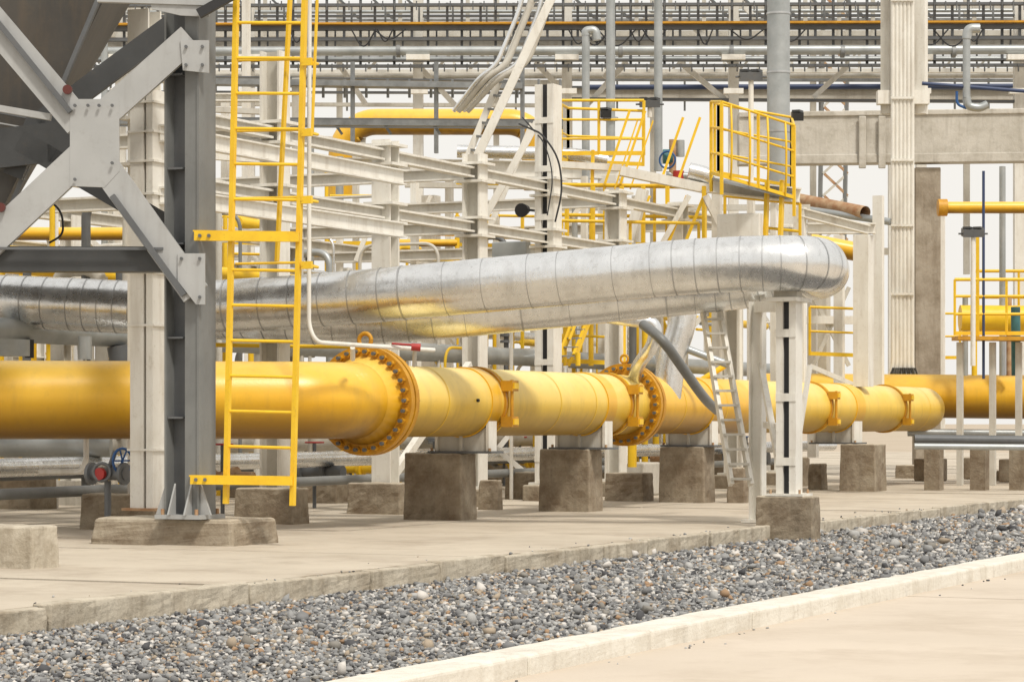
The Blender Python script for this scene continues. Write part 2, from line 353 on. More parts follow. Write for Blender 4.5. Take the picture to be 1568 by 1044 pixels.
# ladder
l=B('yellow_ladder'); ld_=27.65
L0,L1=W(346,771,ld_),W(363,-60,ld_); R0,R1=W(448,774,ld_-.1),W(468,-60,ld_-.1)
l.beam(L0,L1,.05,.055,'yelr');l.beam(R0,R1,.05,.055,'yelr')
for i in range(17):
    yy=683-54.0*i; t=(771-yy)/831.
    l.tube([L0.lerp(L1,t),R0.lerp(R1,t)],.017,'yelr',seg=8)
l.beam(W(424,400,28.3),W(447,-60,28.3),.03,.06,'yelr')
l.beam(W(488,-60,27.5),W(478,205,27.5),.02,.03,'yelr')
for yy,x0,x1,hh in ((361,298,458,15),(734,292,448,14)):
    l.beam(W(x0,yy,27.6),W(x1,yy+2,27.5),.06,hh/F*27.6,'yelr'); l.beam(W(x0,yy-hh/2+1,27.75),W(x1,yy+2-hh/2+1,27.68),.2,.015,'yelr')
    for xx in (x0+8,x0+22): qq=W(xx,yy,27.56); l.tube([qq,qq-fw*.03],.02,'mgrey',seg=6)
for yy in (95,203,306,406):
    l.tube([W(360,yy-2,28.1),W(462,yy-4,28.2),W(490,yy+4,27.8),W(462,yy,27.5)],.016,'yelr',seg=6,rad=.1)
    l.box(*(lambda c:(c.x-.06,c.x+.06,c.y-.02,c.y+.02,c.z-.04,c.z+.04))(W(470,yy,27.5)),'yelr')
l.done()
# ---------------------------------------------------------------- silver clad pipe loop
b=B('insulated_silver_pipe')
SR=.345
def clad(pts,r,rad,step=.55):
    P=fillet(pts,rad,14); b.tube(P,r,'sil',seg=48,caps=False)
    for i in range(1,len(P)):
        a,c=P[i-1],P[i]; L=(c-a).length; dr=(c-a).normalized(); t=step*.5
        if L<.25:
            if i%3==0: b.tube([c-dr*.008,c+dr*.008],r+.005,'sil2',seg=48,caps=False)
            continue
        while t<L:
            q=a+dr*t; w_=random.choice([.004,.004,.012])
            b.tube([q-dr*w_,q+dr*w_],r+.004,'sil2',seg=48,caps=False); t+=step*random.uniform(.6,1.5)
clad([W(-200,452,34.5),W(0,461,34.2),W(150,468,34.0),W(262,474,33.9),W(480,461,33.6),W(1090,405,32.5),W(1252,402,32.3),W(1262,418,34.2),W(1150,432,34.6),W(600,488,34.9),W(420,488,35.0),W(300,478,36)],SR,1.0)
b.done()
x0,x1,y0,y1,zt=pedestal(1155,1245,1258,760,828,name='concrete_support_block',z0=-.16)
b=B('white_pipe_support_frame')
bx=(x0+x1)/2; by=(y0+y1)/2+.05
zz=Z(462,32.6)
b.box(bx-.24,bx+.24,by-.2,by+.2,zt,zt+.03,'white')
for i in (-1,1):
    for j in (-1,1): b.tube([(bx+i*.19,by+j*.16,zt+.03),(bx+i*.19,by+j*.16,zt+.08)],.015,'rust',seg=6)
def slotcol(b,x,y,z0,z1,w):
    b.box(x-w/2,x-w*.16,y-w*.5,y+w*.5,z0,z1,'white'); b.box(x+w*.16,x+w/2,y-w*.5,y+w*.5,z0,z1,'white')
    b.box(x-w*.16,x+w*.16,y-w*.3,y+w*.3,z0,z1,'black')  # black core stands in for shade in the web recess
    z=z0+.35
    while z<z1-.2:
        b.box(x-w*.5,x+w*.5,y-w*.5-.012,y-w*.5-.001,z,z+.1,'white'); z+=.8
slotcol(b,bx,by,zt+.03,zz,.26)
b.box(bx-.2,bx+.2,by-.3,by+.3,zz,zz+.05,'white')
b.beam((bx,by-.05,zz+.05),(bx,by-.05,zz+.25),.3,.2,'white2')
pA=W(1160,742,34.2)
b.ibeam((pA.x,pA.y,-.02),(pA.x,pA.y,Z(462,34.2)),.18,.18,'white',t=.02,up=(1,0,0)); b.box(pA.x-.17,pA.x+.17,pA.y-.17,pA.y+.17,0,.04,'white')
b.beam((pA.x,pA.y,Z(470,34.2)),(bx,by,zz-.05),.1,.14,'white'); b.beam(W(1165,560,34.2),W(1192,705,32.8),.07,.1,'white'); b.beam(W(1240,560,33),W(1212,740,32.6),.05,.07,'white')
b.beam(W(1172,650,34.0),W(1200,655,32.8),.07,.08,'white')
b.done()
s=B('white_steel_stair')
for x0_,x1_ in ((1076,1120),(1102,1150)):
    s.beam(W(x0_,476,34.8),W(x1_,742,33.8),.05,.10,'white')
for i in range(12):
    t=(i+.6)/12; a=W(1076,476,34.8).lerp(W(1120,742,33.8),t); c=W(1104,476,34.8).lerp(W(1152,742,33.8),t)
    s.beam(a,c,.2,.03,'white2')
s.done()
# ---------------------------------------------------------------- white column left, valve
b=B('white_steel_column')
c=W(226,750,29.7)
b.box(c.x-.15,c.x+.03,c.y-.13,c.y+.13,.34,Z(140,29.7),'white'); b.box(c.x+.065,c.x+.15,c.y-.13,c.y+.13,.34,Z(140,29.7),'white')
b.box(c.x+.03,c.x+.065,c.y-.06,c.y+.06,.34,Z(140,29.7),'black')  # black strip painted for the shade between the two channels
for py in (160,205,250,300,690,420,500):
    zq=Z(py,29.7); b.box(c.x-.18,c.x+.18,c.y-.15,c.y+.15,zq,zq+.025,'white')
b.box(c.x-.22,c.x+.22,c.y-.2,c.y+.2,.31,.34,'rust')
for py in (205,300): b.ibeam((c.x+.16,c.y,Z(py,29.7)),(c.x+.16,c.y+6,Z(py,29.7)),.12,.2,'white',t=.02)
b.done()
pedestal(121,235,262,757,812)
v=B('gate_valve')
vc=W(165,725,30.0)
v.tube([vc-Vector((.25,0,0)),vc+Vector((.25,0,0))],.075,'mgrey',seg=16)
v.ring(vc+Vector((.0,-.12,.02)),(.3,-1,0),.10,.02,'mgrey'); v.tube([vc+Vector((-.02,-.1,0)),vc+Vector((-.02,-.15,0))],.07,'red',seg=16)
for sx in (-.22,.22): v.tube([vc+Vector((sx-.02,0,0)),vc+Vector((sx+.02,0,0))],.13,'mgrey',seg=16)
v.tube([vc,vc+Vector((.1,0,.26))],.03,'mgrey',seg=10)
hc=vc+Vector((.2,0,.15)); v.ring(hc,(1,-.3,0),.14,.016,'blue')
for a in range(3):
    d_=Vector((0.1,math.cos(a*1.047),math.sin(a*1.047)))*.13; v.tube([hc-d_,hc+d_],.011,'blue',seg=6)
v.tube([vc+Vector((0,0,-.08)),Vector((vc.x,vc.y,.2))],.04,'mgrey',seg=8)
v.done()
b=B('drain_piping')
b.tube([W(-100,683,34),W(170,682,34)],.15,'pipe_g',seg=20)
b.tube([W(60,722,31.5),W(125,722,31.5),W(132,705,31.5),W(132,660,31.8)],.035,'white',seg=10,rad=.15)
b.tube([W(15,545,33),W(15,520,33)],.25,'pipe_g',seg=20); b.tube([W(130,550,33),W(130,515,33)],.09,'pipe_g',seg=12); b.tube([W(45,548,34),W(45,520,34)],.06,'black',seg=12)
b.tube([W(60,510,36),W(120,512,36),W(122,560,36)],.1,'sil',seg=12,rad=.2); b.tube([W(180,530,36),W(185,560,36)],.15,'mgrey',seg=16)
b.done()
b=B('small_bore_pipe_with_valve')
b.tube([W(474,-20,30.6),W(473,500,30.6),W(484,524,30.6),W(665,536,31.6)],.026,'white',seg=10,rad=.15)
b.tube([W(600,526,31.2),W(642,529,31.3)],.016,'red',seg=6); b.tube([W(636,530,31.2),W(634,560,31.4)],.025,'white2',seg=8); b.tube([W(630,531,31.2),W(644,532,31.2)],.045,'red',seg=8)
b.tube([W(540,532,31),W(540,550,31.2)],.03,'white',seg=8)
b.done()
b=B('drain_hose_pipe')
b.tube([W(985,497,36),W(1015,520,35.5),W(1050,570,36),W(1080,612,36.4),W(1098,628,37)],.07,'colgrey',seg=14,rad=.5)
b.done()
b=B('silver_branch_pipe')
b.tube([W(900,480,39),W(965,490,39),W(1006,494,39),W(1000,530,39),W(975,560,39.4),W(968,600,40)],.10,'sil',seg=20,rad=.4)
b.tube([W(1046,440,41),W(1046,495,41),W(1030,540,41),W(1020,620,41)],.22,'sil',seg=24,rad=.5)
b.tube([W(1120,560,41),W(1040,530,41)],.06,'pipe_g',seg=12)
b.done()
# ---------------------------------------------------------------- frame behind the pipe
RV=-17.8; CU=[27.4,30.6,33.8,36.8,39.6,42.5,45.5,48.5,51.5]
TOPZ=[6.4,6.3,5.42,5.5,6.9,5.4,5.4,5.4,5.4]
b=B('white_steel_frame')
for i,u in enumerate(CU):
    mat='white'
    if i==4: slotcol(b,RV,u,.3,TOPZ[i],.34)
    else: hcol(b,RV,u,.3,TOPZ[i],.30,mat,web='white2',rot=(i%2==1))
    b.box(RV-.25,RV+.25,u-.25,u+.25,.27,.31,mat)
    for z in (4.35,5.2):
        if z<TOPZ[i]:
            b.box(RV-.24,RV+.24,u-.24,u+.24,z-.16,z-.12,mat); b.box(RV-.24,RV+.24,u-.24,u+.24,z+.12,z+.16,mat)
    if i<len(CU)-1:
        for z in (4.35,5.2):
            b.ibeam((RV,u+.17,z),(RV,CU[i+1]-.17,z),.16,.17,mat,t=.03,web='white2')
        if i in (2,5,6): b.beam((RV,u+.2,.5),(RV,CU[i+1]-.2,2.2),.1,.12,'white')
    for z in (4.35,5.2):
        if i%2==1: b.ibeam((RV-.17,u,z),(RV-5.8,u,z),.16,.2,mat,t=.03,web='white2')
b.done()
fb=B('frame_footings')
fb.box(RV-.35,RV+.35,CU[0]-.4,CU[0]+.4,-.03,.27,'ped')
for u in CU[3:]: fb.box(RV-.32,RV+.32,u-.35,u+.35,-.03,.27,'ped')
fb.done(.03)
b=B('white_steel_frame')
for rv,off in ((-24,0),(-29,1.5),(-35,.5)):
    for i in range(13):
        u=24+i*3.6+off
        hcol(b,rv,u,0,random.choice([3.4,4.6,5.6]),.24,random.choice(['white','white','white2']),web='white2',rot=bool(i%2))
        b.box(rv-.3,rv+.3,u-.3,u+.3,-.02,random.uniform(.3,.5),'beam')
        if i%3==0: b.beam((rv,u,4.5),(rv,u+3.4,2.8),.08,.12,'white')
    for z in ((2.7,4.6) if rv!=-29 else (4.6,)):
        b.ibeam((rv,26,z),(rv,62,z),.16,.2,'white',t=.03,web='white2')
b.done()
b=B('process_piping')
for (v_,z_,r_,m_) in ((-20.2,2.5,.16,'pipe_g'),(-21,3.6,.09,'yelr'),(-22.5,1.0,.2,'white2'),(-23,3.1,.1,'sil'),(-25.5,1.2,.22,'yelr'),(-26,3.9,.12,'yelr'),(-27,5.0,.12,'white2'),(-30,2.2,.2,'yelr'),(-31,4.2,.15,'pipe_g'),(-33,3.2,.2,'white2'),(-33,1.1,.25,'white2'),(-19.3,.75,.12,'sil'),(-21.5,.6,.1,'mgrey'),(-18.7,.45,.07,'colgrey'),(-24.6,.55,.14,'mgrey')):  # lowest dark runs added to deepen the shadowed band behind the pipe
    b.tube([(v_,22+random.random()*4,z_),(v_,55+random.random()*12,z_)],r_,m_,seg=14)
for i in range(150):
    v_=random.uniform(-31,-19.2); u=random.uniform(25,58); z0=random.uniform(.3,1.2); z1=random.uniform(1.8,5.0)
    if PX(v_,u)<60 or PX(v_,u)>1260: continue
    m_=random.choice(['white','white2','pipe_g','yelr','yelr','yelr','sil','mgrey','colgrey'])
    r_=random.choice([.025,.03,.04,.05,.07,.1])
    e=random.choice([-1,1])*random.uniform(.6,2.2)
    if i%2: b.tube([(v_,u,0),(v_,u,z1),(v_,u+e,z1)],r_,m_,seg=10,rad=.3)
    else: b.tube([(v_,u,z0),(v_,u,z1),(v_+e,u,z1),(v_+e,u,0)],r_,m_,seg=10,rad=.3)
    if i%3==0:
        for dz in (-.06,.06): b.tube([(v_,u,z1*.6+dz-.025),(v_,u,z1*.6+dz+.025)],r_+.07,'ora' if m_=='yelr' else 'mgrey',seg=16)
        if i%2: b.ring((v_+.15,u-.25,z1*.6),(.2,-1,0),.16,.015,random.choice(['blue','mgrey','red']),seg=16,sub=6); b.tube([(v_,u,z1*.6),(v_+.15,u-.25,z1*.6)],.02,'mgrey',seg=6)
for i in range(30):    # low valves, spools, added to darken the shadowed band behind the pipe
    v_=random.uniform(-25,-18.6); u=random.uniform(27,55); r_=random.uniform(.06,.13); m_=random.choice(['mgrey','colgrey','pipe_g','rust','yelr'])
    if PX(v_,u)<250: continue
    b.tube([(v_-.5,u,.55),(v_+.5,u,.55)],r_,m_,seg=12)
    for s_ in (-.2,.2): b.tube([(v_+s_-.03,u,.55),(v_+s_+.03,u,.55)],r_+.07,m_,seg=14)
    b.tube([(v_,u,.0),(v_,u,1.0)],.03,'mgrey',seg=8); b.ring((v_,u,1.0),(0,0,1),.14,.014,random.choice(['blue','red','mgrey']),seg=14,sub=6)
b.done()
b=B('equipment_skid')
for i in range(14):
    v_=random.uniform(-34,-21); u=random.uniform(28,60); w=random.uniform(.5,1.3)
    b.box(v_-w/2,v_+w/2,u-w/2,u+w/2,.0,random.uniform(.4,.9),random.choice(['beam','ped'])); b.box(v_-w*.35,v_+w*.35,u-w*.3,u+w*.3,.9,random.uniform(1.2,2.1),random.choice(['white2','white2','colgrey','mgrey']))
b.done(.02)
jb=B('junction_box'); c=W(783,385,44); jb.box(c.x-.32,c.x+.32,c.y-.1,c.y+.1,c.z-.18,c.z+.16,'pipe_g'); jb.beam(c+Vector((0,0,-.18)),(c.x,c.y,0),.06,.06,'white'); jb.done(.02)
jb=B('junction_box'); c=W(1133,345,46); jb.box(c.x-.4,c.x+.4,c.y-.1,c.y+.1,c.z-.22,c.z+.2,'white'); jb.beam(c+Vector((0,0,-.2)),(c.x,c.y,0),.06,.06,'white'); jb.done(.02)
# ---------------------------------------------------------------- distant pipe rack
RD=66
b=B('pipe_rack')
def hb(x0,y0,x1,y1,w,mat,d=RD,dep=.2,ib=False):
    a,c=W(x0,y0,d),W(x1,y1,d)
    (b.ibeam if ib else b.beam)(a,c,dep,w/F*d,mat)
def vb(x,y0,y1,w,mat,d=RD,dep=None):
    a,c=W(x,y0,d),W(x,y1,d); b.beam(a,c,w/F*d,dep or w/F*d,mat,up=fw)
E0,E1=-120,1720
hb(E0,45,E1,40,8,'mgrey'); hb(E0,38.5,E1,33.5,3,'ora',RD-.2); hb(E0,62,E1,58,5,'mgrey'); hb(E0,68,E1,64,9,'white2',d=RD+.6)
hb(E0,10,E1,6,4,'mgrey'); hb(E0,-18,E1,-22,5,'tray'); hb(E0,26,E1,24,3,'mgrey',RD+1); hb(E0,103,E1,100,4,'mgrey'); hb(E0,94,E1,92,2,'mgrey')
hb(E0,16,E1,11,6,'white2',RD+4); hb(E0,54,E1,51,8,'white2',RD+4); hb(E0,112,E1,108,6,'white',RD+4); hb(E0,32,E1,30,3,'tray',RD+5)
hb(E0,120,870,128,9,'white2',RD+2); hb(870,142,E1,146,16,'white2',RD+3); hb(870,134,E1,138,3,'mgrey',RD+2.9); hb(870,152,E1,157,4,'mgrey',RD+1)
hb(E0,158,870,162,5,'white2',RD+3); hb(E0,140,870,143,3,'mgrey',RD+3); hb(870,122,E1,124,4,'tray',RD+3)
x=E0; i=0
while x<E1:
    vb(x,-25,100,4,'mgrey',RD+.15); vb(x+26+random.uniform(-4,4),5,62,4,'mgrey',RD+.3); vb(x+13,40,98,2.6,'mgrey',RD+.5); vb(x+38,6,46,3,'tray',RD+.6)
    for o in (0,17,34): vb(x+o,2,16,1.8,'mgrey',RD-.1)
    for o in (8,25,42): vb(x+o,98,110,2,'mgrey',RD-.1)
    if random.random()<.6: vb(x+9,-30,60,6,'white2',RD+3)
    if random.random()<.7: vb(x+40,66,125,4,'white',RD+4)
    if random.random()<.6: hb(x,-20,x+50,30,3,'mgrey',RD+5)
    if random.random()<.5: hb(x,120,x+50,66,3,'white2',RD+5)
    if random.random()<.5: vb(x+31,88,170,3,'colgrey',RD+5)
    x+=51.7; i+=1
for x in (185,382,640,868,1123,1368,1410,1560,1700):
    vb(x,-60,640,15,'white',RD+1); vb(x+6,-60,300,5,'white2',RD+4)
    hb(x-18,88,x+18,88,8,'white',RD-.6); hb(x-15,140,x+15,140,8,'white',RD-.6)
for x in (255,520,760,1000,1245,1480):
    vb(x,-60,420,9,'white2',RD+5)
for (x0,y0,x1,y1) in ((1040,95,1118,160),(1123,-10,1200,80),(995,20,925,120),(870,150,820,95),(640,100,700,165),(1245,150,1300,100),(430,100,382,160),(1123,100,1050,30),(900,160,960,95),(560,160,520,100)):
    hb(x0,y0,x1,y1,8,'white',RD+1.2,dep=.1)
b.done()
b=B('rack_pipes')
for (y0,y1,r_,m_,d_) in ((80,76,7.5,'pipe_g',RD-.5),(92,90,4.5,'pipe_g',RD+.2),(118,116,4,'white2',RD+2),(20,16,3,'pipe_g',RD+2),(-6,-9,5,'white2',RD+2),(134,132,4,'navy',RD+2.5)):
    b.tube([W(E0 if m_!='navy' else 900,y0,d_),W(E1,y1,d_)],r_/F*d_,m_,seg=14)
for x in range(100,1600,170):
    q_=W(x,79,RD-.5); b.tube([q_-RT*.05,q_+RT*.05],.16,'tray',seg=14)
for i in range(16):
    x=random.uniform(330,1600); a_=random.uniform(20,60); q_=W(x,45,RD-1); b.tube([q_,W(x+a_*.5,60+random.uniform(5,20),RD-1),W(x+a_,45,RD-1)],.02,'black',seg=5,rad=.6)
b.done()
b=B('lattice_tower')
for x in (1262,1300): b.beam(W(x,-60,85),W(x-8,420,85),.12,.12,'colgrey')
for i in range(12):
    y=-40+i*34; b.beam(W(1262,y,85),W(1298,y+34,85),.08,.08,'rust'); b.beam(W(1298,y,85),W(1260,y+34,85),.08,.08,'white2')
b.done()
def seg(x0,y0,x1,y1,w,mat,d,dep=.2,ib=False,d1=None):
    a,c=W(x0,y0,d),W(x1,y1,d1 or d); (b.ibeam if ib else b.beam)(a,c,dep,w/F*d,mat)
b=B('cable_tray_bridge')
seg(320,126,800,133,9,'tray',54,.4); seg(180,186,862,190,11,'tray',50,.4); seg(320,118,800,125,2,'mgrey',54.4); seg(180,180,862,184,2,'mgrey',49.7,.03); seg(180,193,862,197,2,'mgrey',49.7,.03)
for x in range(330,860,33): b.beam(W(x,122,54.3),W(x,150,54.3),.04,.05,'tray')
for x in (405,540,668,800): b.beam(W(x,95,54),W(x,235,54),.07,.07,'tray')
for x in range(210,860,75): b.beam(W(x,186,50),W(x+14,206,50),.05,.05,'tray')
b.done()
b=B('white_platform_structure')
seg(480,255,950,262,26,'white',55,.3,True); seg(300,238,480,250,10,'white',50)
seg(620,283,955,288,8,'white2',54); seg(250,150,410,150,12,'white',52,.3,True); seg(320,168,410,172,8,'white2',52); seg(320,210,560,216,10,'white',57,.2,True)
seg(950,262,1085,290,14,'white',49,.25); seg(1085,284,1225,300,22,'white',47,.3,True)
seg(850,252,960,258,10,'white',50); seg(1080,300,1120,380,10,'white',48); seg(985,290,960,385,10,'white',48); seg(1055,300,1010,380,8,'white',48)
seg(1225,325,1330,352,14,'white',48,.25,True); seg(1225,318,1225,590,14,'white',48,.2); seg(1236,350,1340,350,16,'white',50,.25,True)
seg(1322,360,1322,592,28,'white',50,.3); seg(1345,300,1345,600,12,'white',53); seg(1285,360,1285,600,12,'white',56); seg(1262,440,1262,600,20,'white2',58)
seg(1225,490,1345,490,12,'white',57); seg(1238,440,1300,560,6,'white2',57,.1); seg(1300,440,1245,560,6,'white2',57,.1); seg(1270,385,1360,385,10,'white',58)
for x,w,y0,y1,d in ((377,10,-50,420,56),(455,12,120,600,54),(345,10,150,560,53),(300,10,150,560,52),(545,8,230,600,56),(660,22,300,620,56),(688,10,250,600,58),(760,8,330,650,53),(895,9,270,600,52),(935,30,270,600,55),(975,12,300,640,52),(1010,9,390,640,50),(1098,13,290,600,48),(1150,10,300,600,50),(1185,9,270,600,50),(1210,16,290,600,55),(335,8,410,700,44),(520,8,330,560,50),(635,10,240,420,48),(1245,14,330,700,60)):
    seg(x,y0,x,y1,w,'white' if w!=12 else 'white2',d,w/F*d)
for (x0,y0,x1,y1,w,d) in ((245,195,480,240,9,46),(245,262,420,300,12,40),(330,300,420,322,8,40),(480,150,400,105,7,56),(620,380,660,300,6,52),(545,400,572,330,7,48),(850,370,900,300,7,50),(745,360,815,190,9,48),(1240,560,1310,590,7,52),(760,690,800,640,8,46),(740,670,800,720,8,45),(870,520,960,600,8,55),(1000,560,1080,480,8,56)):
    seg(x0,y0,x1,y1,w,'white',d,.12)
for y in (395,420,352,375,318):
    seg(330,y,1240,y+random.uniform(-3,5),random.choice([5,7,9]),random.choice(['white','white2','white2']),random.uniform(54,60),.15)
b.done()
b=B('inclined_cable_ladder')
for i,o in enumerate((0,14,30,42)):
    b.tube([W(806+o,-40,46),W(798+o,10,46),W(760+o*1.1,100,46),W(735+o*.7,118,46),W(695+o*.5,170,46.5)],.055 if i%2 else .04,'white2' if i%2 else 'sil',seg=10,rad=.6)
b.beam(W(862,-40,46),W(725,252,46),.15,.13,'white',up=fw); b.beam(W(832,-40,46.4),W(712,250,46.4),.12,.10,'white',up=fw)
for i in range(14):
    t=i/14; b.beam(W(862,-40,46).lerp(W(725,252,46),t),W(832,-40,46.4).lerp(W(712,250,46.4),t),.04,.04,'tray')
b.beam(W(822,188,45),W(742,334,45),.12,.15,'white',up=fw)
b.done()
b=B('black_cable')
b.tube([W(795,190,44),W(830,205,43),W(855,240,43),W(862,290,43),W(850,340,43)],.016,'black',seg=6,rad=.6)
b.tube([W(800,180,44),W(835,220,43),W(848,270,43),W(838,330,43)],.012,'black',seg=6,rad=.6)
b.tube([W(60,300,33),W(95,320,33),W(97,360,33),W(75,372,33)],.015,'black',seg=6,rad=.3)
b.done()
fl=B('flood_lamp')
c=W(805,321,44); fl.tube([c,c+Vector((0.02,-.22,-.03))],[.08,.12],'black',seg=14); fl.beam(c,W(830,324,43.6),.04,.04,'mgrey'); fl.done()
for (x,y,d,pole) in ((1150,118,47,290),(1490,358,50,560),(995,160,52,180),(205,52,45,None),(920,176,50,None),(1213,180,48,None)):
    fl=B('flood_lamp'); c=W(x,y,d)
    for s_ in ((-1,1) if pole else (1,)):
        fl.beam(c+RT*s_*.1-fw*.1,c+RT*s_*.1+fw*.18+Vector((0,0,.05)),.2,.15,'mgrey' if pole else 'black'); fl.beam(c+RT*s_*.1+Vector((0,0,.09)),c+RT*s_*.1+Vector((0,0,.13)),.15,.22,'dgrey')
    if pole: fl.tube([c,W(x,pole,d)],.05,'white',seg=8); fl.tube([c-RT*.28,c+RT*.28],.02,'mgrey',seg=6)
    fl.done()
b=B('yellow_overhead_pipe')
b.tube([W(520,300,57),W(524,215,57),W(556,187,57),W(790,187,57),W(815,200,57),W(822,290,57)],20/F*57,'yel',seg=28,rad=.5)
b.tube([W(1438,318,55),W(1700,318,55)],9/F*55,'yel',seg=16); b.tube([W(1436,318,55),W(1450,318,55)],.18,'ora',seg=16)
b.tube([W(-50,358,40),W(235,358,40)],.1,'yel',seg=16); b.tube([W(600,372,50),W(700,372,50)],.07,'yel',seg=12)
b.tube([W(1240,372,55),W(1345,392,55)],.2,'yel',seg=16)
b.done()
b=B('rusty_pipe'); b.tube([W(1222,306,60),W(1325,326,58)],.15,'rust',seg=16,caps=False)
b.tube([W(1215,318,59.5),W(1365,340,57.5)],.08,'pipe_g',seg=16); b.done()
b=B('silver_riser_pipe')
b.tube([W(1192,-60,50),W(1192,300,50)],17.5/F*50,'pipe_g',seg=28)
for y in (20,110,200): b.tube([W(1192,y,50),W(1192,y+3,50)],18.5/F*50,'sil2',seg=28)
b.tube([W(700,232,52),W(880,236,52),W(930,246,52)],.13,'sil',seg=16,rad=.4); b.tube([W(1055,262,49),W(1090,270,49),W(1110,300,49)],.16,'sil',seg=16,rad=.4)
b.done()
b=B('grey_riser_pipes')
for x,w,y0,y1,d in ((897,12,55,600,53),(935,14,-60,240,54),(1008,13,-60,262,54),(1480,12,55,150,55),(1535,10,255,575,56),(880,9,280,640,52),(520,12,240,420,54),(160,10,40,460,46),(478,6,150,460,50)):
    b.tube([W(x,y0,d),W(x,y1,d)],w/2/F*d,'pipe_g',seg=12)
b.tube([W(1480,150,55),W(1482,163,55),W(1500,166,55),W(1512,160,55)],.09,'pipe_g',seg=12,rad=.15)
b.tube([W(897,55,53),W(897,48,53),W(912,46,53),W(914,62,53)],.09,'pipe_g',seg=12,rad=.2)
b.tube([W(1480,60,55),W(1482,44,55),W(1500,44,55)],.1,'pipe_g',seg=12,rad=.2)
for y in (180,400): b.tube([W(935,y,54),W(935,y+5,54)],.16,'pipe_g',seg=12)
b.tube([W(1506,262,54),W(1506,580,54)],.03,'navy',seg=8); b.tube([W(1412,128,55),W(1570,140,55),W(1700,140,55)],.04,'navy',seg=8)
b.tube([W(1465,140,55),W(1465,160,55),W(1480,166,55)],.03,'blue',seg=8,rad=.1)
b.done()
v=B('actuated_valve')
c=W(1030,250,50); v.tube([c+Vector((0,0,-.3)),c+Vector((0,0,.45))],.07,'rust',seg=12); v.tube([W(1015,240,50),W(1030,240,50)],.14,'teal',seg=14); v.ring(W(1022,245,49.8),(0,-1,0),.16,.02,'blue')
v.tube([W(1042,215,50),W(1042,240,50)],.08,'pipe_g',seg=12); v.tube([W(1038,262,50),W(1038,275,50)],.12,'red',seg=12); v.tube([W(1020,268,50),W(1065,270,50)],.07,'pipe_g',seg=12); v.done()
# ---------------------------------------------------------------- yellow handrails/platforms
def rail(b,pts,ph,r=.028,mat='yelr',mids=(.5,),toe=.08,step=.85):
    Pt=[W(x,y,dd) for x,y,dd in pts]
    for a,c in zip(Pt[:-1],Pt[1:]):
        b.tube([a,c],r,mat,seg=8)
        for m in mids: b.tube([a-Vector((0,0,ph*m)),c-Vector((0,0,ph*m))],r*.85,mat,seg=8)
        if toe: b.beam(a-Vector((0,0,ph-toe/2)),c-Vector((0,0,ph-toe/2)),.02,toe,mat)
        k_=max(1,int((c-a).length/step))
        for i in range(k_+1):
            q=a.lerp(c,i/k_); b.beam(q,q-Vector((0,0,ph)),.045,.045,mat)
b=B('yellow_handrail_platform')
rail(b,[(848,154,50),(986,154,50)],1.05,mids=(.35,.7)); rail(b,[(848,154,50),(870,166,52),(985,170,52)],1.1)
for o in (0,24):
    b.beam(W(988-o,170,49.5),W(950-o,282,49.5),.04,.05,'yelr'); b.beam(W(1000-o,185,49.5),W(965-o,290,49.5),.03,.03,'yelr')
b.beam(W(848,154,50),W(850,400,50),.05,.05,'yelr'); b.beam(W(908,230,50),W(904,400,50),.05,.06,'yelr')
b.done()
b=B('yellow_handrail_platform')
pts=[(1089,156,46.5),(1105,156,45),(1216,192,46),(1212,180,48.5),(1100,160,48.6),(1089,156,46.5)]
rail(b,pts,1.3,mids=(.35,.7),r=.024,toe=.06)
Pq=[W(*p_) for p_ in pts]
for a,c_ in ((Pq[1],Pq[2]),):
    for i in range(4):
        q_=a.lerp(c_,(i+.5)/4); b.tube([q_,q_-fw*.18-Vector((0,0,.35)),q_-fw*.18-Vector((0,0,.95)),q_-Vector((0,0,1.3))],.02,'yelr',seg=6,rad=.25)
for (x,y,d) in ((1089,156,46.5),(1105,156,45),(1216,192,46)): b.beam(W(x,y,d),W(x,y,d)-Vector((0,0,1.6)),.05,.05,'yelr')
for x in (1175,1198): b.beam(W(x,276,46),W(x-3,368,46),.06,.12,'yelr')
b.poly([W(1090,272,46.5),W(1105,276,45),W(1214,302,46),W(1210,286,48.5)],(0,0,-.04),'tray')
b.done()
b=B('yellow_handrail_platform')
rail(b,[(850,283,50),(1080,286,49)],1.15,mids=(.5,),r=.04,step=.95)
b.beam(W(700,280,51.2),W(1082,287,49),.08,.07,'yelr'); b.beam(W(600,372,53),W(1080,384,49),.08,.07,'yelr'); b.beam(W(370,273,54),W(640,277,54),.08,.05,'yelr')
for o in (0,26):
    b.beam(W(1072-o,180,49),W(1040-o,272,49),.04,.05,'yelr'); b.beam(W(1078-o,300,48),W(1030-o,420,48),.05,.06,'yelr')
for o in (0,12): b.beam(W(995-o,300,48.5),W(950-o,400,48.5),.05,.05,'yelr')
for x in (952,1078,1022,985,868,908): b.beam(W(x,285,48.8),W(x,400,48.8),.06,.075,'yelr')
rail(b,[(330,388,54),(470,391,54),(700,395,54)],.9); rail(b,[(745,330,53),(850,332,53)],.9)
for x in (745,800,905,845): b.beam(W(x,325,50),W(x,560,50),.05,.06,'yelr')
rail(b,[(850,470,47),(945,474,47)],1.0); rail(b,[(505,300,53),(575,300,53)],1.0); rail(b,[(1220,300,58),(1235,372,58)],1.0)
rail(b,[(610,318,50),(700,320,50)],1.0); rail(b,[(860,338,47),(1070,342,47)],1.0,r=.03); rail(b,[(1110,300,47.5),(1225,312,47)],1.0,r=.03); rail(b,[(330,290,48),(400,292,48)],1.0)
rail(b,[(1240,470,54),(1345,474,54)],1.0); rail(b,[(1385,480,63),(1470,480,63)],1.1)
b.done()
b=B('yellow_steel_stair')
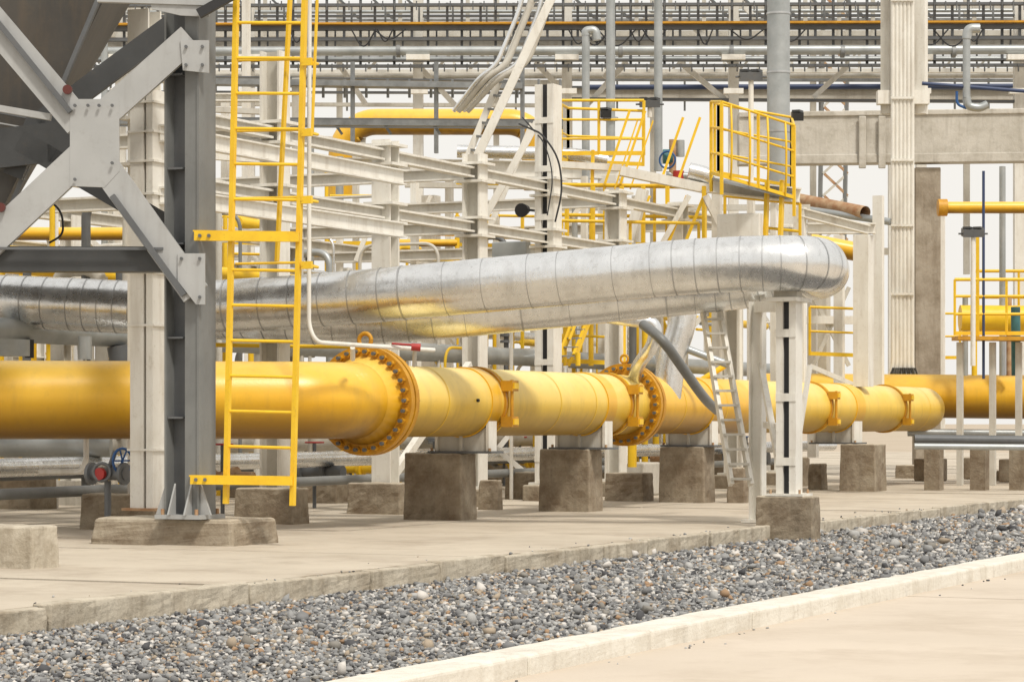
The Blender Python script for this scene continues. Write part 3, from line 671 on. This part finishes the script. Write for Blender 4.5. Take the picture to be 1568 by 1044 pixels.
for o in (0,22):
    b.beam(W(858+o,545,45),W(905+o,425,46),.05,.12,'yelr'); b.beam(W(850+o,520,45),W(898+o,398,46),.03,.04,'yelr')
for i in range(9):
    t=i/9; b.beam(W(858,545,45).lerp(W(905,425,46),t),W(880,545,45).lerp(W(927,425,46),t),.15,.02,'tray')
b.done()
b=B('yellow_handrail_platform')
rail(b,[(1462,428,54),(1700,428,54)],1.15,mids=(.3,.62),r=.035); b.beam(W(1462,518,54),W(1700,520,54),.8,.08,'ora')
rail(b,[(1490,415,57),(1700,415,57)],1.15,r=.035); b.beam(W(1497,350,54),W(1497,520,54),.06,.06,'yelr')
for x in (1470,1520,1560,1610): b.beam(W(x,524,54),(W(x,600,54).x,W(x,600,54).y,0),.12,.12,'white2')
for x,m_ in ((1478,'pipe_g'),(1492,'yelr'),(1545,'rust'),(1585,'white')): b.tube([W(x,455,56),W(x,575,56)],.06,m_,seg=10)
b.tube([W(1470,487,56),W(1700,489,56)],.28,'yelr',seg=20); b.tube([W(1555,470,54.5),W(1556,575,54.5)],.1,'teal',seg=12)
b.done()
b=B('yellow_small_piping')
for (x,y0,y1,d,w) in ((865,470,560,46,6),(905,420,560,48,8),(885,540,560,44,8),(955,490,600,46,7),(968,680,715,44,14),(505,440,520,46,8),(520,440,560,46,8),(398,430,560,44,9),(700,330,430,50,8),(80,305,380,36,9),(75,520,580,40,9),(345,300,520,44,7),(500,240,540,50,6),(735,430,530,46,7),(1160,400,560,52,7)):
    b.tube([W(x,y0,d),W(x,y1,d)],w/2/F*d,'yelr',seg=10)
for (x0,y0,x1,y1,d,w) in ((395,435,400,425,44,9),(840,555,905,440,46,6),(870,560,930,440,46,6),(790,640,840,680,44,6),(330,528,560,531,36,7),(590,470,700,474,50,8),(1060,590,1110,560,44,9),(840,290,860,560,52,6)):
    b.tube([W(x0,y0,d),W(x1,y1,d)],w/2/F*d,'yelr',seg=10)
b.done()
# ---------------------------------------------------------------- concrete portal on the right
b=B('concrete_portal_frame')
fd=62
def cbox(x0,x1,y0,y1,d,th,mat='beam'):
    a,c=W((x0+x1)/2,y0,d),W((x0+x1)/2,y1,d); b.beam(a,c,(x1-x0)/F*d,th,mat,up=fw)
b.beam(W(1130,214,fd),W(1720,206,fd),.5,76/F*fd,'beam',up=(0,0,1)); b.beam(W(1130,178,fd-.02),W(1720,170,fd-.02),.56,8/F*fd,'beam',up=(0,0,1))
b.beam(W(1130,247,fd-.02),W(1720,240,fd-.02),.54,14/F*fd,'beam',up=(0,0,1))
for x in (1345,1315): cbox(x,x+11,178,258,fd-.34,.06)
cbox(1399,1438,258,730,fd+.1,.5,'colc')
cbox(1437,1446,330,700,fd+.5,.3,'white')
b.beam(W(1720,260,fd),W(1720,730,fd),.5,.5,'beam')
b.done(.02)
b=B('conduit_bundle')
d=57.5
for i in range(6):
    x=1367+i*6; b.tube([W(x,-60,d),W(x,560,d),W(1357+i*9,592,d)],3.3/F*d,'white',seg=8,rad=.1)
for y in (0,150,245,345,450): b.beam(W(1364,y,d-.08),W(1400,y,d-.08),.03,.05,'white')
b.beam(W(1357,-60,d+.3),W(1357,175,d+.3),.2,.2,'white2'); b.beam(W(1410,-60,d+.3),W(1410,175,d+.3),.25,.25,'white')
for x in (1357,1408): b.beam(W(x-14,150,d+.2),W(x+14,150,d+.2),.3,.3,'white')
for i in range(12):
    xa=1368+i*3; b.tube([W(xa,563,d-.1),W(xa-6+i*1.0,578,d-.1),W(1350+i*5.2,602,d-.1)],.022,random.choice(['dgrey','mgrey']),seg=6,rad=.1)
b.done()
b=B('yellow_distant_pipeline')
b.tube([W(1150,604,58),W(1720,609,56)],.475,'yel',seg=40)
b.done()
b=B('low_grey_pipes')
b.tube([W(1400,672,50),W(1720,676,50)],.09,'mgrey',seg=12); b.tube([W(1400,683,49),W(1720,686,49)],.06,'pipe_g',seg=12); b.tube([W(1390,662,56),W(1720,664,56)],.08,'pipe_g',seg=12)
for x in (1430,1500,1560): b.beam(W(x,680,50),(W(x,680,50).x,W(x,680,50).y,0),.3,.3,'ped')
b.done()
b=B('concrete_sleeper_supports')
for i in range(12):
    x=330+i*80; d=random.uniform(46,62); c=W(x,700,d); w=random.uniform(.3,.6)
    b.box(c.x-w,c.x+w,c.y-.4,c.y+.4,0,random.uniform(.4,.9),random.choice(['beam','ped','ped']))
for x,d in ((1425,58),(1500,60),(1555,57)):
    c=W(x,700,d); b.box(c.x-.3,c.x+.3,c.y-.3,c.y+.3,0,.5,'ped')
b.done(.03)
# ---------------------------------------------------------------- light, world, camera
w=bpy.data.worlds.new('World'); S.world=w; w.use_nodes=True; n=w.node_tree.nodes; l=w.node_tree.links
bg=n['Background']; sky=n.new('ShaderNodeTexSky'); sky.sky_type='NISHITA'; sky.sun_disc=False; sky.sun_elevation=math.radians(54); sky.sun_rotation=math.radians(125); sky.dust_density=6; sky.air_density=1.5
mx=n.new('ShaderNodeMix'); mx.data_type='RGBA'; mx.inputs[0].default_value=.9; l.new(sky.outputs[0],mx.inputs[6]); mx.inputs[7].default_value=(9.3,9.0,8.5,1)
l.new(mx.outputs[2],bg.inputs[0]); bg.inputs[1].default_value=.108
sd=bpy.data.lights.new('sun','SUN'); sd.energy=2.6; sd.angle=math.radians(9); sd.color=(1,.95,.87)
so=bpy.data.objects.new('sun',sd); S.collection.objects.link(so)
dr=Vector((-.48,.33,-.81)); so.rotation_euler=dr.to_track_quat('-Z','Y').to_euler()
cd=bpy.data.cameras.new('camera'); co=bpy.data.objects.new('camera',cd); S.collection.objects.link(co); S.camera=co
co.location=(0,0,H); co.rotation_euler=(math.radians(90),0,A); cd.sensor_width=36; cd.lens=F/1568*36; cd.shift_y=(HOR-522)/1568; cd.clip_end=3000; cd.clip_start=.5
S.view_settings.view_transform='Standard'; S.view_settings.look='None'; S.view_settings.exposure=0
